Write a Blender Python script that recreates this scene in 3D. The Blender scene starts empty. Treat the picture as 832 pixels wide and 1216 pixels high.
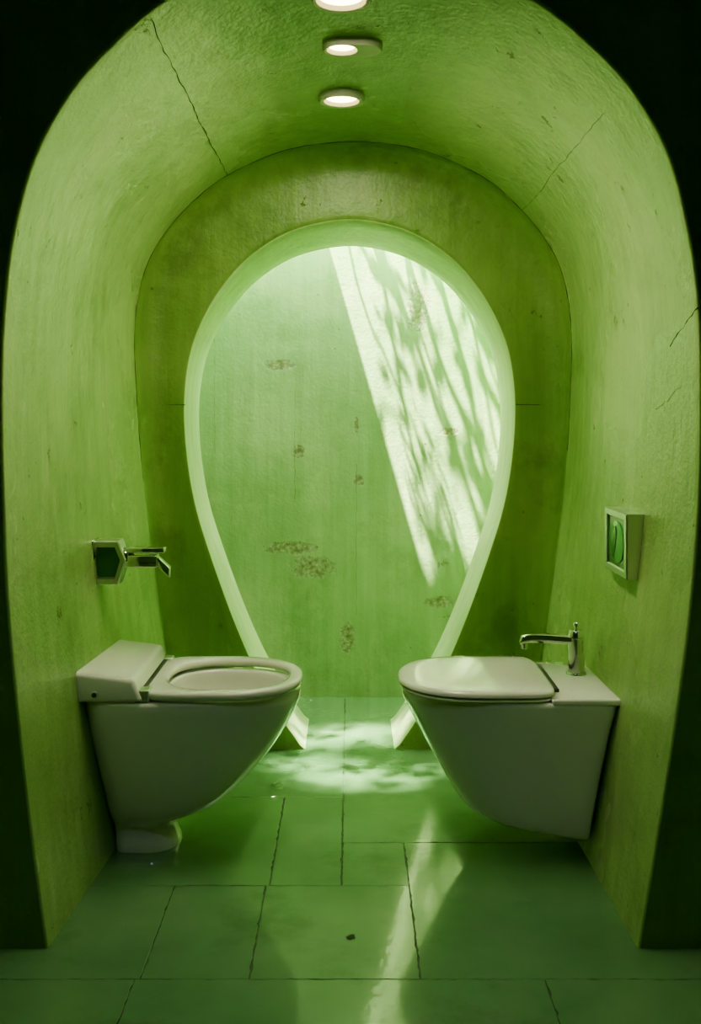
import bpy, bmesh, math, random
from mathutils import Vector, Matrix
random.seed(7)
scene = bpy.context.scene
scene.view_settings.look = 'AgX - Medium High Contrast'
F = 1230.0; CZ = 1.05; HV = 490.0
YF, YL, YB, YK, YC = 2.03, 3.15, 3.23, 3.55, 3.82   # arch face, vault end, keyhole wall front/back, courtyard wall
ROOF = 2.15

# ------------------------------------------------------------------ materials
def newmat(name):
    m = bpy.data.materials.new(name); m.use_nodes = True
    nt = m.node_tree
    return m, nt, nt.nodes, nt.links, nt.nodes['Principled BSDF']

def simple(name, col, rough=0.4, metal=0.0, coat=0.0, bump=0.0, bscale=60):
    m, nt, N, L, b = newmat(name)
    b.inputs['Base Color'].default_value = (*col, 1)
    b.inputs['Roughness'].default_value = rough
    b.inputs['Metallic'].default_value = metal
    b.inputs['Coat Weight'].default_value = coat
    b.inputs['Coat Roughness'].default_value = 0.05
    tc = N.new('ShaderNodeTexCoord')
    nz = N.new('ShaderNodeTexNoise'); nz.inputs['Scale'].default_value = bscale
    L.new(tc.outputs['Object'], nz.inputs['Vector'])
    r = N.new('ShaderNodeMapRange'); r.inputs['To Min'].default_value = rough*0.85; r.inputs['To Max'].default_value = rough*1.15
    L.new(nz.outputs['Fac'], r.inputs['Value']); L.new(r.outputs[0], b.inputs['Roughness'])
    if bump:
        bp = N.new('ShaderNodeBump'); bp.inputs['Strength'].default_value = bump; bp.inputs['Distance'].default_value = 0.002
        L.new(nz.outputs['Fac'], bp.inputs['Height']); L.new(bp.outputs[0], b.inputs['Normal'])
    return m

def plaster(name, c1, c2, c3, rough=(0.28, 0.5), bump=0.5, patches=(), dist=0.006, specks=0.6, streak=0.6, finek=0.35, coat=0.0, stain=0.0, medk=1.0, meddet=8, chips=0.0, coatbump=0.3, wash=0.0):
    """painted rough concrete/plaster. patches: (x,z,rx,rz) worn spots in world coordinates"""
    m, nt, N, L, b = newmat(name)
    g = N.new('ShaderNodeNewGeometry')
    pos = g.outputs['Position']
    def noise(scale, detail=6, rough_=0.6, vec=pos, dim=None):
        n = N.new('ShaderNodeTexNoise'); n.inputs['Scale'].default_value = scale
        n.inputs['Detail'].default_value = detail; n.inputs['Roughness'].default_value = rough_
        L.new(vec, n.inputs['Vector']); return n.outputs['Fac']
    def ramp(fac, stops):
        r = N.new('ShaderNodeValToRGB'); e = r.color_ramp.elements
        e[0].position, e[0].color = stops[0][0], (*stops[0][1], 1)
        e[1].position, e[1].color = stops[-1][0], (*stops[-1][1], 1)
        for p, c in stops[1:-1]:
            x = e.new(p); x.color = (*c, 1)
        L.new(fac, r.inputs['Fac']); return r.outputs['Color']
    def math_(op, a, bb=None, clamp=False):
        n = N.new('ShaderNodeMath'); n.operation = op; n.use_clamp = clamp
        for i, v in enumerate((a, bb)):
            if v is None: continue
            if isinstance(v, (int, float)): n.inputs[i].default_value = v
            else: L.new(v, n.inputs[i])
        return n.outputs[0]
    def mix(f, a, bb, mode='MIX'):
        n = N.new('ShaderNodeMix'); n.data_type = 'RGBA'; n.blend_type = mode
        if isinstance(f, (int, float)): n.inputs[0].default_value = f
        else: L.new(f, n.inputs[0])
        for i, v in ((6, a), (7, bb)):
            if isinstance(v, tuple): n.inputs[i].default_value = (*v, 1)
            else: L.new(v, n.inputs[i])
        return n.outputs[2]
    big = noise(1.8, 4, 0.55)
    col = ramp(big, [(0.32, c1), (0.52, c2), (0.72, c3)])
    mp = N.new('ShaderNodeMapping'); mp.inputs['Scale'].default_value = (26, 26, 1.3)
    L.new(pos, mp.inputs['Vector'])
    st = noise(1.0, 4, 0.6, mp.outputs[0])
    if streak:
        stc = ramp(st, [(0.3, (0.78, 0.80, 0.74)), (0.7, (1.10, 1.08, 1.1))])
        col = mix(streak, col, stc, 'MULTIPLY')
    if wash:
        mp2 = N.new('ShaderNodeMapping'); mp2.inputs['Scale'].default_value = (9, 9, 3); mp2.inputs['Location'].default_value = (3, 1, 7)
        L.new(pos, mp2.inputs['Vector'])
        wm = math_('MULTIPLY', math_('SUBTRACT', noise(1.0, 10, 0.72, mp2.outputs[0]), 0.54), 6.0, True)
        col = mix(math_('MULTIPLY', wm, wash), col, (0.56, 0.66, 0.36))
    if stain:
        sn = noise(3.2, 9, 0.68)
        sm = math_('MULTIPLY', math_('SUBTRACT', sn, 0.54), 7.0, True)
        col = mix(math_('MULTIPLY', sm, stain), col, (0.56, 0.62, 0.50), 'MULTIPLY')
    med = noise(11, meddet, 0.55); fine = noise(90, 4, 0.6)
    h = math_('ADD', math_('MULTIPLY', med, medk), math_('MULTIPLY', fine, finek))
    if streak: h = math_('ADD', h, math_('MULTIPLY', st, 0.35))
    if specks:
        sp = noise(38, 3, 0.5)
        spm = math_('GREATER_THAN', sp, 0.745)
        col = mix(math_('MULTIPLY', spm, specks), col, (0.07, 0.07, 0.035))
        h = math_('SUBTRACT', h, math_('MULTIPLY', spm, 0.5))
    if chips:
        cn = noise(9, 10, 0.78)
        cm = math_('MULTIPLY', math_('SUBTRACT', cn, 0.63), 25, True)
        col = mix(math_('MULTIPLY', cm, chips), col, (0.12, 0.15, 0.055))
        h = math_('SUBTRACT', h, math_('MULTIPLY', cm, 0.5))
    if patches:
        sep = N.new('ShaderNodeSeparateXYZ'); L.new(pos, sep.inputs[0])
        wob = noise(22, 8, 0.8)
        wob2 = noise(70, 5, 0.8)
        wob = math_('ADD', math_('MULTIPLY', wob, 0.6), math_('MULTIPLY', wob2, 0.4))
        total = None
        for (px, pz, rx, rz) in patches:
            dx = math_('DIVIDE', math_('SUBTRACT', sep.outputs[0], px), rx)
            dz = math_('DIVIDE', math_('SUBTRACT', sep.outputs[2], pz), rz)
            r2 = math_('ADD', math_('MULTIPLY', dx, dx), math_('MULTIPLY', dz, dz))
            v = math_('SUBTRACT', 1.0, r2, True)
            total = v if total is None else math_('MAXIMUM', total, v)
        msk = math_('MULTIPLY', math_('SUBTRACT', math_('ADD', math_('MULTIPLY', total, 0.32), wob), 0.63), 9, True)
        msk = math_('MULTIPLY', msk, math_('GREATER_THAN', total, 0.01))
        under = ramp(noise(60, 4, 0.7), [(0.35, (0.12, 0.11, 0.06)), (0.5, (0.26, 0.29, 0.15)), (0.65, (0.46, 0.55, 0.36))])
        col = mix(math_('MULTIPLY', msk, 0.8), col, under)
        h = math_('SUBTRACT', h, math_('MULTIPLY', msk, 0.8))
    L.new(col, b.inputs['Base Color'])
    mr = N.new('ShaderNodeMapRange'); mr.inputs['From Min'].default_value = 0.3; mr.inputs['From Max'].default_value = 0.7
    mr.inputs['To Min'].default_value = rough[0]; mr.inputs['To Max'].default_value = rough[1]
    L.new(big, mr.inputs['Value']); L.new(mr.outputs[0], b.inputs['Roughness'])
    bp = N.new('ShaderNodeBump'); bp.inputs['Strength'].default_value = bump; bp.inputs['Distance'].default_value = dist
    L.new(h, bp.inputs['Height']); L.new(bp.outputs[0], b.inputs['Normal'])
    b.inputs['Coat Weight'].default_value = coat; b.inputs['Coat Roughness'].default_value = 0.04
    if coat:
        bp2 = N.new('ShaderNodeBump'); bp2.inputs['Strength'].default_value = coatbump; bp2.inputs['Distance'].default_value = 0.001
        L.new(noise(45, 2, 0.5), bp2.inputs['Height']); L.new(bp2.outputs[0], b.inputs['Coat Normal'])
    return m

m_wall = plaster('green_plaster', (0.26, 0.44, 0.145), (0.335, 0.52, 0.195), (0.43, 0.59, 0.25), rough=(0.20, 0.32), bump=0.7, dist=0.006, stain=0.5, streak=0.5, finek=0.3, chips=0.5, wash=0.30)
m_back = plaster('green_plaster_shaded', (0.14, 0.30, 0.06), (0.185, 0.35, 0.08), (0.25, 0.41, 0.11), rough=(0.35, 0.5), bump=0.7, stain=0.7, streak=0.5, finek=0.3, chips=0.5, wash=0.12)  # vault plaster darkened in colour for the backlit wall and unlit front face
m_court = plaster('green_plaster_worn', (0.27, 0.46, 0.19), (0.33, 0.52, 0.24), (0.44, 0.61, 0.31), rough=(0.45, 0.65), bump=0.7, dist=0.0035, stain=0.55, chips=0.6, wash=0.35,
    patches=[(-0.262, 1.225, 0.08, 0.03), (-0.14, 0.48, 0.12, 0.055), (-0.22, 0.55, 0.14, 0.035), (-0.012, 0.22, 0.04, 0.08), (0.25, 1.44, 0.06, 0.12),
             (-0.19, 0.905, 0.03, 0.035), (0.03, 0.80, 0.03, 0.03), (0.36, 0.98, 0.05, 0.02),
             (0.33, 0.35, 0.08, 0.03), (0.02, 1.0, 0.012, 0.05)])
m_jamb = plaster('green_plaster_lit', (0.42, 0.62, 0.27), (0.50, 0.70, 0.33), (0.58, 0.76, 0.39), rough=(0.4, 0.6), bump=0.7)  # green plaster lightened in colour to carry skylight on the keyhole jambs
m_floor = plaster('green_floor_paint', (0.11, 0.26, 0.10), (0.155, 0.32, 0.135), (0.22, 0.39, 0.18), rough=(0.10, 0.20), bump=0.3, dist=0.004, specks=0, streak=0, finek=0.05, coat=1.0, stain=0.5, medk=0.6, meddet=2)
m_dark = simple('dark_grout', (0.05, 0.10, 0.035), 0.8)
m_crack = simple('crack_dark', (0.05, 0.08, 0.02), 0.9)
m_cer = simple('ceramic_white', (0.93, 0.915, 0.86), 0.10, coat=1.0, bscale=8)
m_seat = simple('seat_white', (0.93, 0.91, 0.84), 0.15, coat=0.8, bscale=8)
m_hinge = simple('hinge_dark', (0.05, 0.05, 0.045), 0.4)
m_chrome = simple('chrome', (0.85, 0.86, 0.85), 0.10, metal=1.0)
m_sat = simple('satin_metal', (0.82, 0.83, 0.82), 0.30, metal=1.0)
m_green = simple('plate_green', (0.03, 0.18, 0.04), 0.2, coat=0.5)
m_green2 = simple('plate_leaf', (0.10, 0.42, 0.12), 0.25, coat=0.5)
m_trim = simple('lamp_trim_white', (0.62, 0.66, 0.52), 0.4)
m_bark = simple('vine_bark', (0.10, 0.07, 0.04), 0.8)
m_leaf = simple('vine_leaf', (0.08, 0.2, 0.03), 0.5)
def emis(name, col, s):
    m, nt, N, L, b = newmat(name)
    b.inputs['Base Color'].default_value = (*col, 1)
    b.inputs['Emission Color'].default_value = (*col, 1); b.inputs['Emission Strength'].default_value = s
    return m
m_bulb = emis('lamp_glow', (1.0, 0.74, 0.38), 12)

# ------------------------------------------------------------------ helpers
def link(ob, parent=None):
    scene.collection.objects.link(ob)
    if parent: ob.parent = parent
    return ob
def mesh_obj(name, verts, faces, mat, parent=None, smooth=True, recalc=True):
    me = bpy.data.meshes.new(name); me.from_pydata([tuple(v) for v in verts], [], faces); me.update()
    if recalc:
        bm = bmesh.new(); bm.from_mesh(me); bmesh.ops.recalc_face_normals(bm, faces=bm.faces); bm.to_mesh(me); bm.free()
    for p in me.polygons: p.use_smooth = smooth
    me.materials.append(mat)
    return link(bpy.data.objects.new(name, me), parent)
def empty(name, loc=(0, 0, 0)):
    e = bpy.data.objects.new(name, None); e.empty_display_size = 0.05
    link(e); return e
def autosmooth(ob, ang=35):
    for p in ob.data.polygons: p.use_smooth = True
    bm = bmesh.new(); bm.from_mesh(ob.data)
    for e in bm.edges:
        if len(e.link_faces) == 2: e.smooth = e.calc_face_angle(0) < math.radians(ang)
    bm.to_mesh(ob.data); bm.free()
def box(name, x, y, z, mat, parent=None, bevel=0.0, seg=3, fn=None):
    vs = [(a, b_, c) for a in x for b_ in y for c in z]
    if fn: vs = [fn(*v) for v in vs]
    fs = [(0, 1, 3, 2), (4, 6, 7, 5), (0, 4, 5, 1), (2, 3, 7, 6), (0, 2, 6, 4), (1, 5, 7, 3)]
    ob = mesh_obj(name, vs, fs, mat, parent, smooth=False)
    if bevel:
        bm = bmesh.new(); bm.from_mesh(ob.data)
        bmesh.ops.bevel(bm, geom=bm.edges[:], offset=bevel, segments=seg, profile=0.5, affect='EDGES')
        bm.to_mesh(ob.data); bm.free(); autosmooth(ob, 30)
    return ob
def catmull(pts, n):
    P = [Vector(p) for p in pts]; out = []
    for i in range(len(P)-1):
        p0 = P[max(i-1, 0)]; p1 = P[i]; p2 = P[i+1]; p3 = P[min(i+2, len(P)-1)]
        for k in range(12):
            t = k/12
            out.append(0.5*((2*p1)+(p2-p0)*t+(2*p0-5*p1+4*p2-p3)*t*t+(3*p1-p0-3*p2+p3)*t**3))
    out.append(P[-1])
    d = [0]
    for a, b_ in zip(out, out[1:]): d.append(d[-1]+(b_-a).length)
    res = []; j = 0
    for i in range(n):
        s = d[-1]*i/(n-1)
        while j < len(d)-2 and d[j+1] < s: j += 1
        t = (s-d[j])/max(d[j+1]-d[j], 1e-9)
        res.append(out[j].lerp(out[j+1], min(max(t, 0), 1)))
    return res
def prof(px, d, n):
    pts = [((u-416)*d/F, CZ-(v-HV)*d/F) for u, v in px]
    r = catmull(pts, n); r[0].y = 0; r[-1].y = 0
    return r
def loft(rings):
    n = len(rings[0]); vs = [v for r in rings for v in r]; fs = []
    for a in range(len(rings)-1):
        for i in range(n-1):
            fs.append((a*n+i, a*n+i+1, (a+1)*n+i+1, (a+1)*n+i))
    return vs, fs
def rectproj(p, X, Z):
    x, z = p.x, max(p.y, 0)
    s = min(X/abs(x) if abs(x) > 1e-6 else 1e9, Z/z if z > 1e-6 else 1e9)
    return (x*s, z*s)

NP = 161
front = prof([(57,1126),(40,1000),(24,860),(11,720),(5,580),(3,450),(8,350),(20,265),(45,180),(88,105),(140,48),(190,5),(250,-27),(330,-48),
 (416,-55),(500,-48),(578,-27),(640,5),(694,48),(748,105),(791,180),(814,265),(827,350),(831,450),(829,580),(818,720),(800,860),(778,1000),(757,1126)], YF, NP)
back = prof([(210,900),(200,800),(186,700),(171,580),(162,470),(160,390),(169,330),(190,285),(225,243),(270,208),(340,178),(420,168),
 (500,178),(570,208),(613,243),(648,285),(669,330),(678,390),(677,470),(670,580),(655,700),(641,800),(630,900)], YL, NP)
KF = [(362,893),(340,862),(320,828),(298,785),(275,730),(250,660),(232,600),(222,540),(219,480),(225,425),(240,382),(265,340),(300,303),(350,274),(416,262)]
KF = KF + [(832-u+(-2), v) for u, v in KF[-2::-1]]
keyf = prof(KF, YB, NP)
keyb = [Vector((p.x*1.0, p.y*0.982)) for p in keyf]

# ------------------------------------------------------------------ vault (tunnel) shell
def surf(i, t):
    p = front[i].lerp(back[i], t)
    return Vector((p.x, YF+(YL-YF)*t, p.y))
rings = []
R = 0.006
for k in range(5):
    a = k/4*math.pi/2
    ring = []
    for p in front:
        o = R*(1-math.sin(a)); s = 1+o/0.67
        ring.append(Vector((p.x*s, YF+R*(1-math.cos(a)), p.y*(1+o/1.9))))
    rings.append(ring)
for k in range(1, 41):
    t = k/40
    rings.append([surf(i, t) for i in range(NP)])
fil = []
for k in range(1, 11):
    a = k/10*math.pi/2
    f = 1-math.cos(a)
    fil.append([Vector((p.x*(1-0.13*f), YL+(YB-YL)*math.sin(a), p.y*(1-0.05*f))) for p in back])
vs, fs = loft(rings + fil)
vault = mesh_obj('ceiling_vault', vs, fs, m_wall, recalc=False)
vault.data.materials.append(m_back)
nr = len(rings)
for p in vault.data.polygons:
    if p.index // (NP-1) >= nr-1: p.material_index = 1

# ------------------------------------------------------------------ keyhole wall
JR = 0.008
lastf = fil[-1]
def ring_k(base, y, s): return [Vector((p.x*s, y, p.y*s if i not in (0, NP-1) else 0)) for i, p in enumerate(base)]
def inter(a, b_, t): return [x.lerp(y, t) for x, y in zip(a, b_)]
k0 = ring_k(keyf, YB, 1.011)
rs = [lastf]
for t in (0.25, 0.5, 0.75): rs.append(inter(lastf, k0, t))
rs += [k0, ring_k(keyf, YB+0.0025, 1.003), ring_k(keyf, YB+JR, 1.0)]
for t in (0.25, 0.5, 0.75): 
    rs.append([Vector((a.x*(1-t)+b_.x*t, YB+JR+(YK-YB-2*JR)*t, a.y*(1-t)+b_.y*t)) for a, b_ in zip(keyf, keyb)])
rs += [ring_k(keyb, YK-JR, 1.0), ring_k(keyb, YK-0.0025, 1.003), ring_k(keyb, YK, 1.011)]
rs.append([Vector((rectproj(p, 1.3, ROOF)[0], YK, rectproj(p, 1.3, ROOF)[1])) for p in keyb])
vs, fs = loft(rs)
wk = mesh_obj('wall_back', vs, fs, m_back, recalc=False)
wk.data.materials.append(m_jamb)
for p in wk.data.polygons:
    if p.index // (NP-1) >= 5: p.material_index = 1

# ------------------------------------------------------------------ front arch face
outer = [Vector((rectproj(p, 1.34, ROOF+0.1)[0], YF, rectproj(p, 1.34, ROOF+0.1)[1])) for p in front]
vs, fs = loft([outer, inter(outer, rings[0], 0.5), rings[0]])
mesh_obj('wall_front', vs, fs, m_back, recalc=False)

# room shell
X = 1.3
def slab(name, x, y, z, mat): return box(name, x, y, z, mat)
slab('wall_left', (-X-0.1, -X), (-1.3, 4.0), (-0.05, ROOF), m_wall)
slab('wall_right', (X, X+0.1), (-1.3, 4.0), (-0.05, ROOF), m_wall)
slab('wall_rear', (-X, X), (-1.3, -1.2), (-0.05, ROOF), m_wall)
slab('ceiling', (-X-0.1, X+0.1), (-1.3, YK), (ROOF, ROOF+0.08), m_wall)
slab('sun_blocker_slab', (-X-0.1, -0.245), (YK, YC), (ROOF, ROOF+0.08), m_wall)  # unseen slab added to cut the left edge of the sunlit area
slab('wall_courtyard', (-X, X), (YC, YC+0.12), (-0.05, 2.7), m_court)

# floor slabs (slightly chipped, uneven edges)
G = 0.0006
S = [(-1.3,-.02,2.83,3.9),(-.02,1.3,2.53,3.9),(-1.3,-.18,2.30,2.83),(-.18,-.02,2.30,2.83),(-.02,.13,2.30,2.53),(.13,1.3,1.92,2.53),
     (-1.3,-.39,1.92,2.30),(-.39,-.188,1.92,2.30),(-.188,.13,1.92,2.30),(-1.3,-.40,1.3,1.92),(-.40,.36,1.3,1.92),(.36,1.3,1.3,1.92),
     (-1.3,-.1,.4,1.3),(-.1,1.3,.4,1.3),(-1.3,.2,-.5,.4),(.2,1.3,-.5,.4),(-1.3,1.3,-1.25,-.5)]
bm = bmesh.new()
for (x0, x1, y0, y1) in S:
    j = lambda: random.uniform(0, 1)**4*0.003
    cx = (x0+x1)/2; cy = (y0+y1)/2
    cs = [(x0+G, y0+G), (x1-G, y0+G), (x1-G, y1-G), (x0+G, y1-G)]; q = []
    for k in range(4):
        a, b_ = Vector(cs[k]), Vector(cs[(k+1)%4]); m_ = max(2, int((b_-a).length/0.015))
        nrm = (Vector((cx, cy))-(a+b_)/2); nrm = Vector((math.copysign(1, nrm.x), 0)) if abs((b_-a).x) < 1e-6 else Vector((0, math.copysign(1, nrm.y)))
        for i in range(m_): q.append(a.lerp(b_, i/m_)+nrm*j())
    lo = [bm.verts.new((p.x, p.y, -0.005)) for p in q]
    mid = [bm.verts.new((p.x, p.y, -0.0008)) for p in q]
    top = [bm.verts.new((p.x-math.copysign(0.0008, p.x-cx), p.y-math.copysign(0.0008, p.y-cy), 0)) for p in q]
    n_ = len(q)
    for r0, r1 in ((lo, mid), (mid, top)):
        for i in range(n_): bm.faces.new((r0[i], r0[(i+1)%n_], r1[(i+1)%n_], r1[i]))
    bm.faces.new(top)
b0 = [bm.verts.new(v) for v in ((-X,-1.3,-0.005),(X,-1.3,-0.005),(X,4,-0.005),(-X,4,-0.005))]
f = bm.faces.new(b0); f.material_index = 1
me = bpy.data.meshes.new('floor'); bm.to_mesh(me); bm.free()
me.materials.append(m_floor); me.materials.append(m_dark)
link(bpy.data.objects.new('floor', me))
bmv = []
for k in range(14):
    a = 2*math.pi*k/14; r = random.uniform(.006, .013)
    bmv.append(Vector((.002+r*math.cos(a), 2.075+r*1.1*math.sin(a), .0004)))
mesh_obj('floor_chip', bmv, [tuple(range(14))], m_dark)

# ------------------------------------------------------------------ cracks
cv = bpy.data.curves.new('wall_cracks', 'CURVE'); cv.dimensions = '3D'; cv.bevel_depth = 0.0012; cv.bevel_resolution = 1
def crack(pts, rad=1.0):
    sp = cv.splines.new('POLY'); sp.points.add(len(pts)-1)
    for i, p in enumerate(pts):
        sp.points[i].co = (*p, 1); sp.points[i].radius = rad*random.uniform(0.35, 1.1)
def near(lst, u, v, d):
    t = Vector(((u-416)*d/F, CZ-(v-HV)*d/F)); return min(range(NP), key=lambda i: (lst[i]-t).length)
def surf_f(fi, t):
    i = int(fi); f = fi-i; return surf(i, t).lerp(surf(min(i+1, NP-1), t), f)
def wander(fi0, fi1, t0, t1, n=50, amp=0.25, rad=1.0):
    off = 0; pts = []
    for k in range(n+1):
        off = off*0.9+random.uniform(-amp, amp)
        s = k/n; pts.append(surf_f(min(max(fi0+(fi1-fi0)*s+off, 0), NP-2), t0+(t1-t0)*s))
    crack(pts, rad)
iL = near(back, 270, 208, YL); iR = near(back, 625, 250, YL)
wander(iL-0.5, iL, 0.02, 1.0, amp=0.09, rad=1.1)
wander(iR+1, iR, 0.15, 1.0, amp=0.07, rad=0.5)
crack([Vector((p.x, YL+random.uniform(-.002, .002), p.y)) for p in back[30:128]], 1.5)
iW = near(front, 827, 350, YF)
wander(iW+1, iW+3, 0.0, 0.16, n=16, amp=.1, rad=1.0)
wander(iW+6, iW+7.5, 0.1, 0.25, n=16, amp=.1, rad=0.5)
for sx in (-1, 1):
    pts = [Vector((sx*(0.515+0.13*k/12), YB-0.0002 if k < 9 else YB-0.002-(k-9)*0.008, 1.075+random.uniform(-.001, .001))) for k in range(11)]
    crack(pts, 1.0)
for x, za, zb in ((-.205, 1.13, .72), (.022, .86, .30), (-.5, 1.4, .9)):
    crack([Vector((x+random.uniform(-.002,.002), YC, za+(zb-za)*k/24)) for k in range(25)], 0.5)
cv.materials.append(m_crack)
link(bpy.data.objects.new('wall_cracks', cv))

# ------------------------------------------------------------------ sanitary ware helpers
def section(xb, xt, w, yc, z, n=72, ef=2.3, eb=9, mid=0.45):
    xm = xb+(xt-xb)*mid; out = []
    for k in range(n):
        a = 2*math.pi*k/n; c, s = math.cos(a), math.sin(a)
        e = ef if c >= 0 else eb
        X_ = (xt-xm)*abs(c)**(2/e) if c >= 0 else -(xm-xb)*abs(c)**(2/e)
        Y_ = w*math.copysign(abs(s)**(2/e), s)
        out.append(Vector((xm+X_, yc+Y_, z)))
    return out
def dense(secs, per=4):
    out = []
    for i in range(len(secs)-1):
        p0, p1, p2, p3 = secs[max(i-1,0)], secs[i], secs[i+1], secs[min(i+2,len(secs)-1)]
        for k in range(per):
            t = k/per
            out.append(tuple(0.5*(2*b_+(c-a)*t+(2*a-5*b_+4*c-d)*t*t+(3*b_-a-3*c+d)*t**3) for a, b_, c, d in zip(p0, p1, p2, p3)))
    out.append(secs[-1]); return out
def closed_loft(name, rings, mat, parent, cap0=True, cap1=True, ang=40):
    n = len(rings[0]); vs = [v for r in rings for v in r]; fs = []
    for a in range(len(rings)-1):
        for i in range(n):
            j = (i+1) % n
            fs.append((a*n+i, a*n+j, (a+1)*n+j, (a+1)*n+i))
    if cap0: fs.append(tuple(range(n))[::-1])
    if cap1: fs.append(tuple((len(rings)-1)*n+i for i in range(n)))
    ob = mesh_obj(name, vs, fs, mat, parent)
    autosmooth(ob, ang); return ob
def cyl(name, c, r0, r1, h, axis, mat, parent, n=40, bev=0.0):
    ax = Vector(axis).normalized(); q = ax.to_track_quat('Z', 'Y')
    b_ = bev
    pr = [(r0-b_, 0), (r0, b_), (r1, h-b_), (r1-b_, h)] if b_ else [(r0, 0), (r1, h)]
    rings = [[Vector(c)+q @ Vector((r*math.cos(2*math.pi*k/n), r*math.sin(2*math.pi*k/n), z)) for k in range(n)] for r, z in pr]
    return closed_loft(name, rings, mat, parent)

YT = 2.55
# ------------------------------------------------------------------ toilet (left)
toilet = empty('toilet')
secs = [(0.0,-.566,-.415,.080),(.012,-.567,-.417,.080),(.035,-.569,-.425,.074),(.055,-.572,-.424,.075),(.068,-.575,-.405,.083),(.082,-.578,-.366,.095),(.105,-.583,-.316,.109),
        (.15,-.590,-.264,.127),(.20,-.600,-.219,.143),(.25,-.610,-.180,.156),(.30,-.620,-.149,.167),(.34,-.627,-.129,.175),(.362,-.631,-.121,.179),(.376,-.632,-.121,.179)]
rings = [section(xb, xt, w, YT, z, eb=5) for z, xb, xt, w in dense(secs)]
rings.append(section(-.630,-.124,.176,YT,.382, eb=5))
rings.append(section(-.628,-.128,.172,YT,.384, eb=5))
H = [(.384,-.447,-.152,.138),(.378,-.440,-.160,.131),(.33,-.43,-.175,.122),(.27,-.41,-.20,.10),(.21,-.38,-.24,.07),(.19,-.35,-.27,.04)]
for z, a, b_, w in dense(H, 3): rings.append(section(a, b_, w, YT, z, eb=2.6, mid=0.5))
closed_loft('bowl', rings, m_cer, toilet, ang=50)
def ring_seat(name, z0, z1, o, i, parent, mat, yc, sgn=1):
    r = []
    def so(off, z): return section((o[0]+off)*sgn, (o[1]-off)*sgn, o[2]-off, yc, z, eb=6)
    def si(off, z): return section((i[0]-off)*sgn, (i[1]+off)*sgn, i[2]+off, yc, z, eb=2.6, mid=0.5)
    h = z1-z0
    for off, f in ((0.004,0),(0,0.25),(0,0.7),(0.003,0.92),(0.008,1)): r.append(so(off, z0+h*f))
    for off, f in ((0.008,1),(0.003,0.92),(0,0.6),(0,0.2),(0.004,0)): r.append(si(off, z0+h*f))
    r.append(r[0])
    return closed_loft(name, r, mat, parent, False, False, 60)
ring_seat('seat', .389, .409, (-.486,-.117,.184), (-.444,-.150,.146), toilet, m_seat, YT)
def hs(x, y, z):
    if z > .42: z = .457 if x < -.55 else .440
    if x > -.55 and z > .42: x -= 0.022
    return (x, y, z)
box('cistern_housing', (-.638,-.474), (YT-.183, YT+.183), (.386,.46), m_seat, toilet, bevel=.011, seg=4, fn=hs)
cyl('flush_button', (-.585, YT-.180, .405), .009, .009, .006, (0,-1,0), m_sat, toilet, bev=.001)
cyl('flush_button_cap', (-.585, YT-.186, .405), .0055, .0055, .002, (0,-1,0), m_hinge, toilet, bev=.0005)
box('hinge_bar', (-.487,-.473), (YT-.165, YT+.165), (.397,.411), m_hinge, toilet, bevel=.004)
box('hinge_strip', (-.496,-.468), (YT-.17, YT+.17), (.383,.3925), m_hinge, toilet, bevel=.002)
for yy in (-.176, .136): box('hinge_block', (-.492,-.462), (YT+yy, YT+yy+.04), (.386,.413), m_sat, toilet, bevel=.004)

# ------------------------------------------------------------------ bidet (right)
bidet = empty('bidet')
secs = [(.106,.553,.290,.132),(.108,.556,.276,.146),(.118,.560,.262,.155),(.145,.564,.243,.160),(.19,.573,.217,.165),(.24,.584,.189,.169),(.29,.596,.162,.174),(.33,.606,.141,.178),(.358,.616,.127,.181),(.372,.620,.123,.182)]
def shr(r, z):
    wgt = max(0, 1-(z-.106)/.26)
    return [Vector((p.x, p.y, p.z-.055*max(0, (p.x-.26)/.29)*wgt)) for p in r]
rings = [shr(section(xb, xt, w, YT, z, eb=12), z) for z, xb, xt, w in dense(secs)]
rings += [section(.620,.125,.181,YT,.380,eb=12), section(.618,.129,.177,YT,.384,eb=12)]
closed_loft('basin', rings, m_cer, bidet, ang=50)
box('deck', (.462,.622), (YT-.183, YT+.183), (.378,.394), m_cer, bidet, bevel=.005, seg=3)
def lid_ring(off, z): return section(.478-off, .117+off, .185-off, YT, z, eb=7)
closed_loft('seat', [lid_ring(.005,.386), lid_ring(.001,.388), lid_ring(.001,.392), lid_ring(.006,.3935)], m_seat, bidet)
closed_loft('lid', [lid_ring(.006,.3955), lid_ring(0,.397), lid_ring(0,.404), lid_ring(.004,.4085), lid_ring(.012,.411), lid_ring(.05,.4135), lid_ring(.11,.415)], m_seat, bidet, ang=50)
box('hinge', (.470,.490), (YT-.12, YT+.12), (.392,.402), m_hinge, bidet, bevel=.003)
tap = bpy.data.objects.new('faucet', None); link(tap, bidet)
tx, ty, tz = .566, 2.60, .394
cyl('faucet_base_ring', (tx,ty,tz), .025, .024, .006, (0,0,1), m_chrome, tap, bev=.001)
cyl('faucet_body', (tx,ty,tz+.005), .0205, .0215, .088, (0,0,1), m_chrome, tap, bev=.002)
cyl('faucet_cap', (tx,ty,tz+.093), .0215, .018, .018, (0,0,1), m_chrome, tap, bev=.002)
cyl('faucet_lever_stem', (tx,ty,tz+.11), .004, .004, .014, (.1,0,1), m_chrome, tap, bev=.0005)
cyl('faucet_lever_knob', (tx+.001,ty,tz+.121), .009, .008, .008, (.1,0,1), m_chrome, tap, bev=.001)
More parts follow.
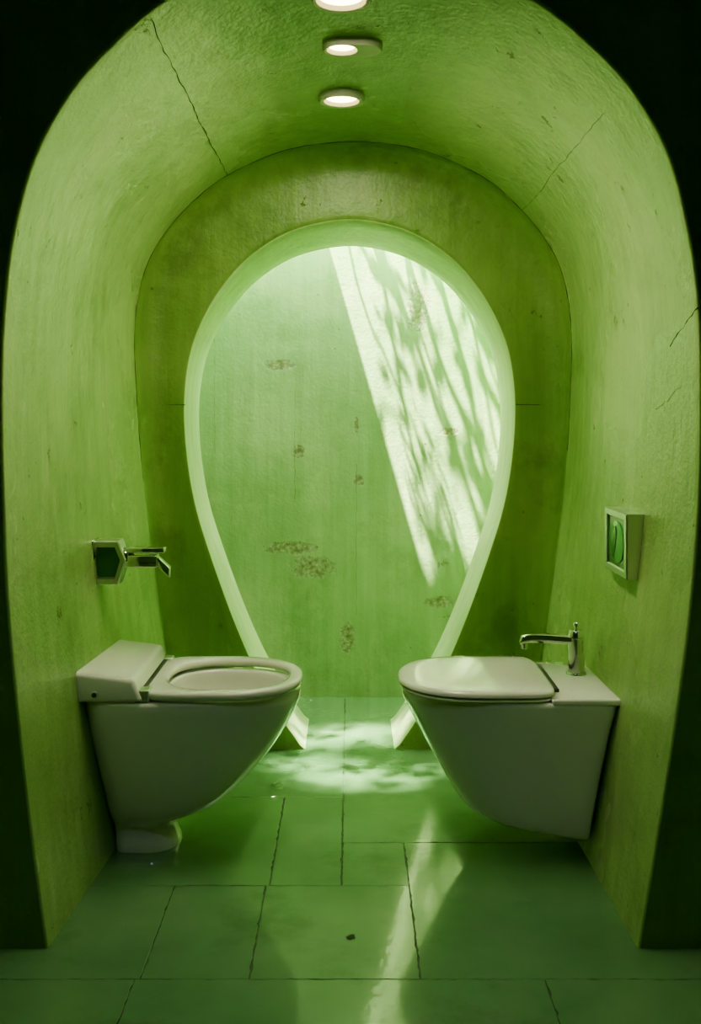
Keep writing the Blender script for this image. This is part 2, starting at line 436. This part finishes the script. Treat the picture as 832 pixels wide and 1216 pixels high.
sp = [(tx-.010,.012,.480-.394,.016),(tx-.04,.012,.482-.394,.0145),(tx-.08,.012,.484-.394,.0125),(tx-.115,.011,.484-.394,.011),(tx-.135,.010,.480-.394,.011),(tx-.141,.006,.474-.394,.010)]
rings = []
for x, h, zc, w in dense(sp, 4):
    rings.append([Vector((x, ty+w*math.copysign(abs(math.cos(a))**.6, math.cos(a)), tz+zc+h*math.copysign(abs(math.sin(a))**.6, math.sin(a)))) for a in [2*math.pi*k/28 for k in range(28)]])
closed_loft('faucet_spout', rings, m_chrome, tap)
cyl('faucet_aerator', (tx-.130,ty,tz+.082), .0085, .0085, .018, (0,0,-1), m_chrome, tap, bev=.001)

# ------------------------------------------------------------------ wall faucet (left wall)
wf = empty('wall_faucet')
fy, fz = 2.62, .678
def hexring(cx, cz, rx, rz, y): 
    pts = [(-.62,1),( .62,1),(1,.15),(.62,-1),(-.62,-1),(-1,-.15)]
    return [Vector((cx+a*rx, y, cz+b_*rz)) for a, b_ in pts]
cx, cz = -.612, fz-.004
rg = [hexring(cx,cz,.047,.052,fy+.03), hexring(cx,cz,.050,.055,fy+.026), hexring(cx,cz,.050,.055,fy-.026), hexring(cx,cz,.047,.052,fy-.03),
      hexring(cx,cz,.036,.040,fy-.03), hexring(cx,cz,.034,.038,fy-.018)]
closed_loft('mount_housing', rg, m_sat, wf, ang=10)
closed_loft('mount_inset', [hexring(cx,cz,.0335,.0375,fy-.012), hexring(cx,cz,.0335,.0375,fy-.0185)], m_green, wf, ang=10)
box('wall_plate', (-.69,-.64), (fy-.04,fy+.04), (fz-.06,fz+.055), m_chrome, wf, bevel=.006)
box('spout_body', (-.575,-.485), (fy-.022,fy+.022), (fz-.018,fz+.014), m_chrome, wf, bevel=.005)
box('spout_lever', (-.565,-.468), (fy-.02,fy+.02), (fz+.019,fz+.032), m_chrome, wf, bevel=.003)
cyl('lever_post', (-.555,fy,fz+.008), .010, .010, .014, (0,0,1), m_chrome, wf, bev=.001)
cyl('collar', (-.578,fy,fz+.006), .026, .024, .02, (1,0,0), m_chrome, wf, bev=.002)
def tip(x, y, z):
    return (x, y, z-(x+.488)*1.0 if x > -.47 else z)
box('spout_tip', (-.490,-.455), (fy-.018,fy+.018), (fz-.012,fz+.014), m_chrome, wf, bevel=.004, fn=tip)

# ------------------------------------------------------------------ flush plate (right wall)
fp = empty('flush_plate')
y0, y1, z0, z1 = 2.36, 2.56, .668, .818
xw, xf = .67, .628
def fr(y, z, x): return [Vector((x, a, b_)) for a, b_ in ((y0+y, z0+z), (y1-y, z0+z), (y1-y, z1-z), (y0+y, z1-z))]
closed_loft('frame', [fr(0,0,xw), fr(0,0,xf+.003), fr(.002,.002,xf), fr(.020,.015,xf), fr(.022,.017,xf+.003), fr(.022,.017,xf+.008)], m_sat, fp, ang=20)
box('inset', (xf+.0045,xf+.010), (y0+.018,y1-.018), (z0+.013,z1-.013), m_green, fp)
def disc(name, ry, rz, x0, x1, cy, cz_, mat, rot=0):
    r = []
    for x, k in ((x1,1),(x0+.001,1),(x0,.94)):
        r.append([Vector((x, cy+k*(ry*math.cos(a)*math.cos(rot)-rz*math.sin(a)*math.sin(rot)), cz_+k*(ry*math.cos(a)*math.sin(rot)+rz*math.sin(a)*math.cos(rot)))) for a in [2*math.pi*q/40 for q in range(40)]])
    closed_loft(name, r, mat, fp)
cy_, cz_ = (y0+y1)/2, (z0+z1)/2
disc('button', .066, .050, xf+.001, xf+.006, cy_, cz_, m_green2)
disc('button_leaf', .016, .042, xf-.001, xf+.002, cy_+.012, cz_, m_green, .4)

# ------------------------------------------------------------------ recessed lights
def ceil_z(x, y):
    t = (y-YF)/(YL-YF)
    i = min(range(NP), key=lambda i: abs(surf(i, t).x-x) + (10 if surf(i, t).z < 1.5 else 0))
    return surf(i, t).z
def downlight(x, y, r, rl, drop, power, oblong=0.0):
    e = empty('recessed_ceiling_light')
    z = ceil_z(x, y)+0.004
    n = 56
    def rg(rad, zz, ob=0.0): 
        return [Vector((x+rad*math.cos(a)+(ob if math.cos(a) > 0 else 0), y+rad*math.sin(a), zz)) for a in [2*math.pi*(k+.5)/n for k in range(n)]]
    rr = [rg(r,z,oblong), rg(r,z-drop*.7,oblong), rg(r-.004,z-drop,oblong), rg(rl+.008,z-drop), rg(rl+.003,z-drop+.002), rg(rl,z-drop+.008), rg(rl*.93,z-drop+.012)]
    closed_loft('trim_ring', rr, m_trim, e, True, False, 40)
    closed_loft('lamp_disc', [rg(rl*.95,z-drop+.0125), rg(rl*.95,z-drop+.0115), rg(rl*.6,z-drop+.008)], m_bulb, e)
    l = bpy.data.lights.new('lamp', 'AREA'); l.shape = 'DISK'; l.size = rl*1.8; l.energy = power; l.color = (1, .89, .66)
    o = bpy.data.objects.new('lamp', l); o.location = (x, y, z-drop-.004); link(o, e)
downlight(-.020, 2.20, .064, .050, .020, 3.4)
downlight(-.020, 2.45, .046, .033, .020, 3.5, .05)
downlight(-.024, 2.78, .062, .044, .020, 3.6)

# ------------------------------------------------------------------ vine over the light well, with added leaflets to dapple the spot
cvn = bpy.data.curves.new('stems', 'CURVE'); cvn.dimensions = '3D'; cvn.bevel_depth = 0.008; cvn.bevel_resolution = 2
vine = empty('hanging_vine')
rnd = random.Random(11)
leafv = []; leaff = []
def leaf(p, size, xy=False):
    if xy:
        d = Vector((rnd.choice((-1,1)), rnd.uniform(-.45,.45), rnd.uniform(-.5,.3))).normalized(); wd = .19
    else:
        d = Vector((rnd.uniform(-1,1), rnd.uniform(-1,1), rnd.uniform(-.6,.3))).normalized(); wd = .28
    n = d.cross(Vector((rnd.uniform(-.3,.3), rnd.uniform(-.3,.3), 1))).normalized()
    b0 = len(leafv)
    for a, w in ((0,0),(.3,wd),(.65,wd*.9),(1,0)):
        if w == 0: leafv.append(p+d*size*a)
        else: leafv.append(p+d*size*a+n*size*w); leafv.append(p+d*size*a-n*size*w)
    leaff.extend([(b0,b0+1,b0+2),(b0+1,b0+3,b0+4,b0+2),(b0+3,b0+5,b0+4)])
def stem(pts, r=1):
    spn = cvn.splines.new('POLY'); spn.points.add(len(pts)-1)
    for i, q in enumerate(pts): spn.points[i].co = (*q, 1); spn.points[i].radius = r*(1-.5*i/len(pts))
def branch(x, drift, y0=YC+.0, y1=YK-.03, z=2.12, r=1.0, leaves=.0, n=26, wig=.008):
    pts = []; v = 0; ox = 0
    for k in range(n+1):
        s = k/n; v = v*.65+rnd.uniform(-wig, wig); ox += v
        p = Vector((x+drift*s+ox, y0+(y1-y0)*s, z+.05*math.sin(s*3)+rnd.uniform(-.01,.01)))
        pts.append(p)
        if rnd.random() < leaves: leaf(p, rnd.uniform(.03,.06), True)
    stem(pts, r)
for x, dr, r, lv in ((-.15,.14,.6,.0),(-.17,.34,.5,.0),(-.10,.02,1.2,.03),(-.07,.24,.5,.1),(-.02,-.12,.9,.15),(.02,.22,1.4,.15),(.08,-.16,.7,.2),(.12,.14,.5,.2),
                     (.16,.05,1.5,.35),(.25,-.16,.8,.35),(.33,.08,.9,.4),(.42,-.15,1.2,.4),(.52,-.05,.9,.3)):
    branch(x, dr, r=r, leaves=lv)
for s in range(85):
    x = rnd.uniform(-.24, .40); y = YK-.02+.20*rnd.random()**1.6; z = rnd.uniform(2.02, 2.3)
    p = Vector((x, y, z)); d = Vector((rnd.choice((-1,1))*rnd.uniform(.4,1), rnd.uniform(-.3,.3), rnd.uniform(-.1,.3))).normalized(); pts = [p.copy()]
    for k in range(5):
        d = (d+Vector((rnd.uniform(-.3,.3), rnd.uniform(-.3,.3), rnd.uniform(-.2,.25)))).normalized()
        p = p+d*.018; p.y = min(max(p.y, YK+.01), YC-.012); pts.append(p.copy())
        if rnd.random() < .5: leaf(p, rnd.uniform(.02,.046), True)
    stem(pts, rnd.uniform(.15,.4))
for s in range(5):  # stems added to carry the unseen dapple leaflets
    p = Vector((rnd.uniform(-.03,.03), YC-.12+rnd.uniform(-.02,.02), 2.1)); q = Vector((rnd.uniform(-.04,.04), 3.66+rnd.uniform(-.03,.03), 1.74)); pts = []
    for k in range(12):
        pts.append(p.lerp(q, k/11)+Vector((rnd.uniform(-.004,.004)+ .06*math.sin(k/11*3.14)*(1 if s % 2 else -1), rnd.uniform(-.004,.004), 0)))
    stem(pts, .10)
for s in range(190):  # unseen leaflets added to break up the spot's pool on the floor
    a = rnd.uniform(0, 6.28); rr_ = .070*rnd.random()**.5
    if rr_ < .028 and rnd.random() < .8: continue
    leaf(Vector((rr_*math.cos(a), 3.655+rr_*.9*math.sin(a), rnd.uniform(1.70,1.80))), rnd.uniform(.007,.016))
cvn.materials.append(m_bark)
link(bpy.data.objects.new('stems', cvn), vine)
mesh_obj('leaves', leafv, leaff, m_leaf, vine, smooth=False)

# ------------------------------------------------------------------ lights
def aim(o, d): o.rotation_euler = Vector(d).to_track_quat('-Z', 'Y').to_euler()
l = bpy.data.lights.new('sun', 'SUN'); l.energy = 115; l.angle = math.radians(.7); l.color = (1, .93, .70)
o = bpy.data.objects.new('sun', l); link(o); aim(o, (1.90, 1, -6.5)); o.location = (0, 3.6, 4)
l = bpy.data.lights.new('skylight', 'AREA'); l.shape = 'RECTANGLE'; l.size = 1.8; l.size_y = .20; l.energy = 25; l.color = (.98, 1, .92)
o = bpy.data.objects.new('skylight', l); link(o); o.location = (.0, YC-.13, 1.95); aim(o, (0, -.45, -1))
l = bpy.data.lights.new('sun_patch_spot', 'SPOT'); l.energy = 3800; l.spot_size = math.radians(18); l.spot_blend = 1.0; l.shadow_soft_size = .0065; l.color = (1, .95, .76)  # added spot in place of sunlight, makes the bright floor patch
o = bpy.data.objects.new('sun_patch_spot', l); link(o); o.location = (0.0, 3.76, 2.12); aim(o, Vector((0.03, 3.19, 0))-Vector((0, 3.76, 2.12)))
l = bpy.data.lights.new('front_fill_spot', 'SPOT'); l.energy = 10; l.spot_size = math.radians(80); l.spot_blend = .8; l.shadow_soft_size = .05; l.color = (.88, 1, 1)  # added fill for near floor and front face, no fitting there
o = bpy.data.objects.new('front_fill_spot', l); link(o); o.location = (0.0, 1.1, 2.12); aim(o, (0, .25, -1))
w = bpy.data.worlds.new('World'); scene.world = w; w.use_nodes = True
bg = w.node_tree.nodes['Background']; bg.inputs[0].default_value = (.75, .88, 1, 1); bg.inputs[1].default_value = 1.0

# ------------------------------------------------------------------ camera
c = bpy.data.cameras.new('camera'); c.sensor_fit = 'AUTO'; c.sensor_width = 36; c.lens = 36*F/1216
c.shift_y = -(608-HV)/1216; c.clip_start = .02
co = bpy.data.objects.new('camera', c); link(co); co.location = (0, 0, CZ); co.rotation_euler = (math.pi/2, 0, 0)
scene.camera = co
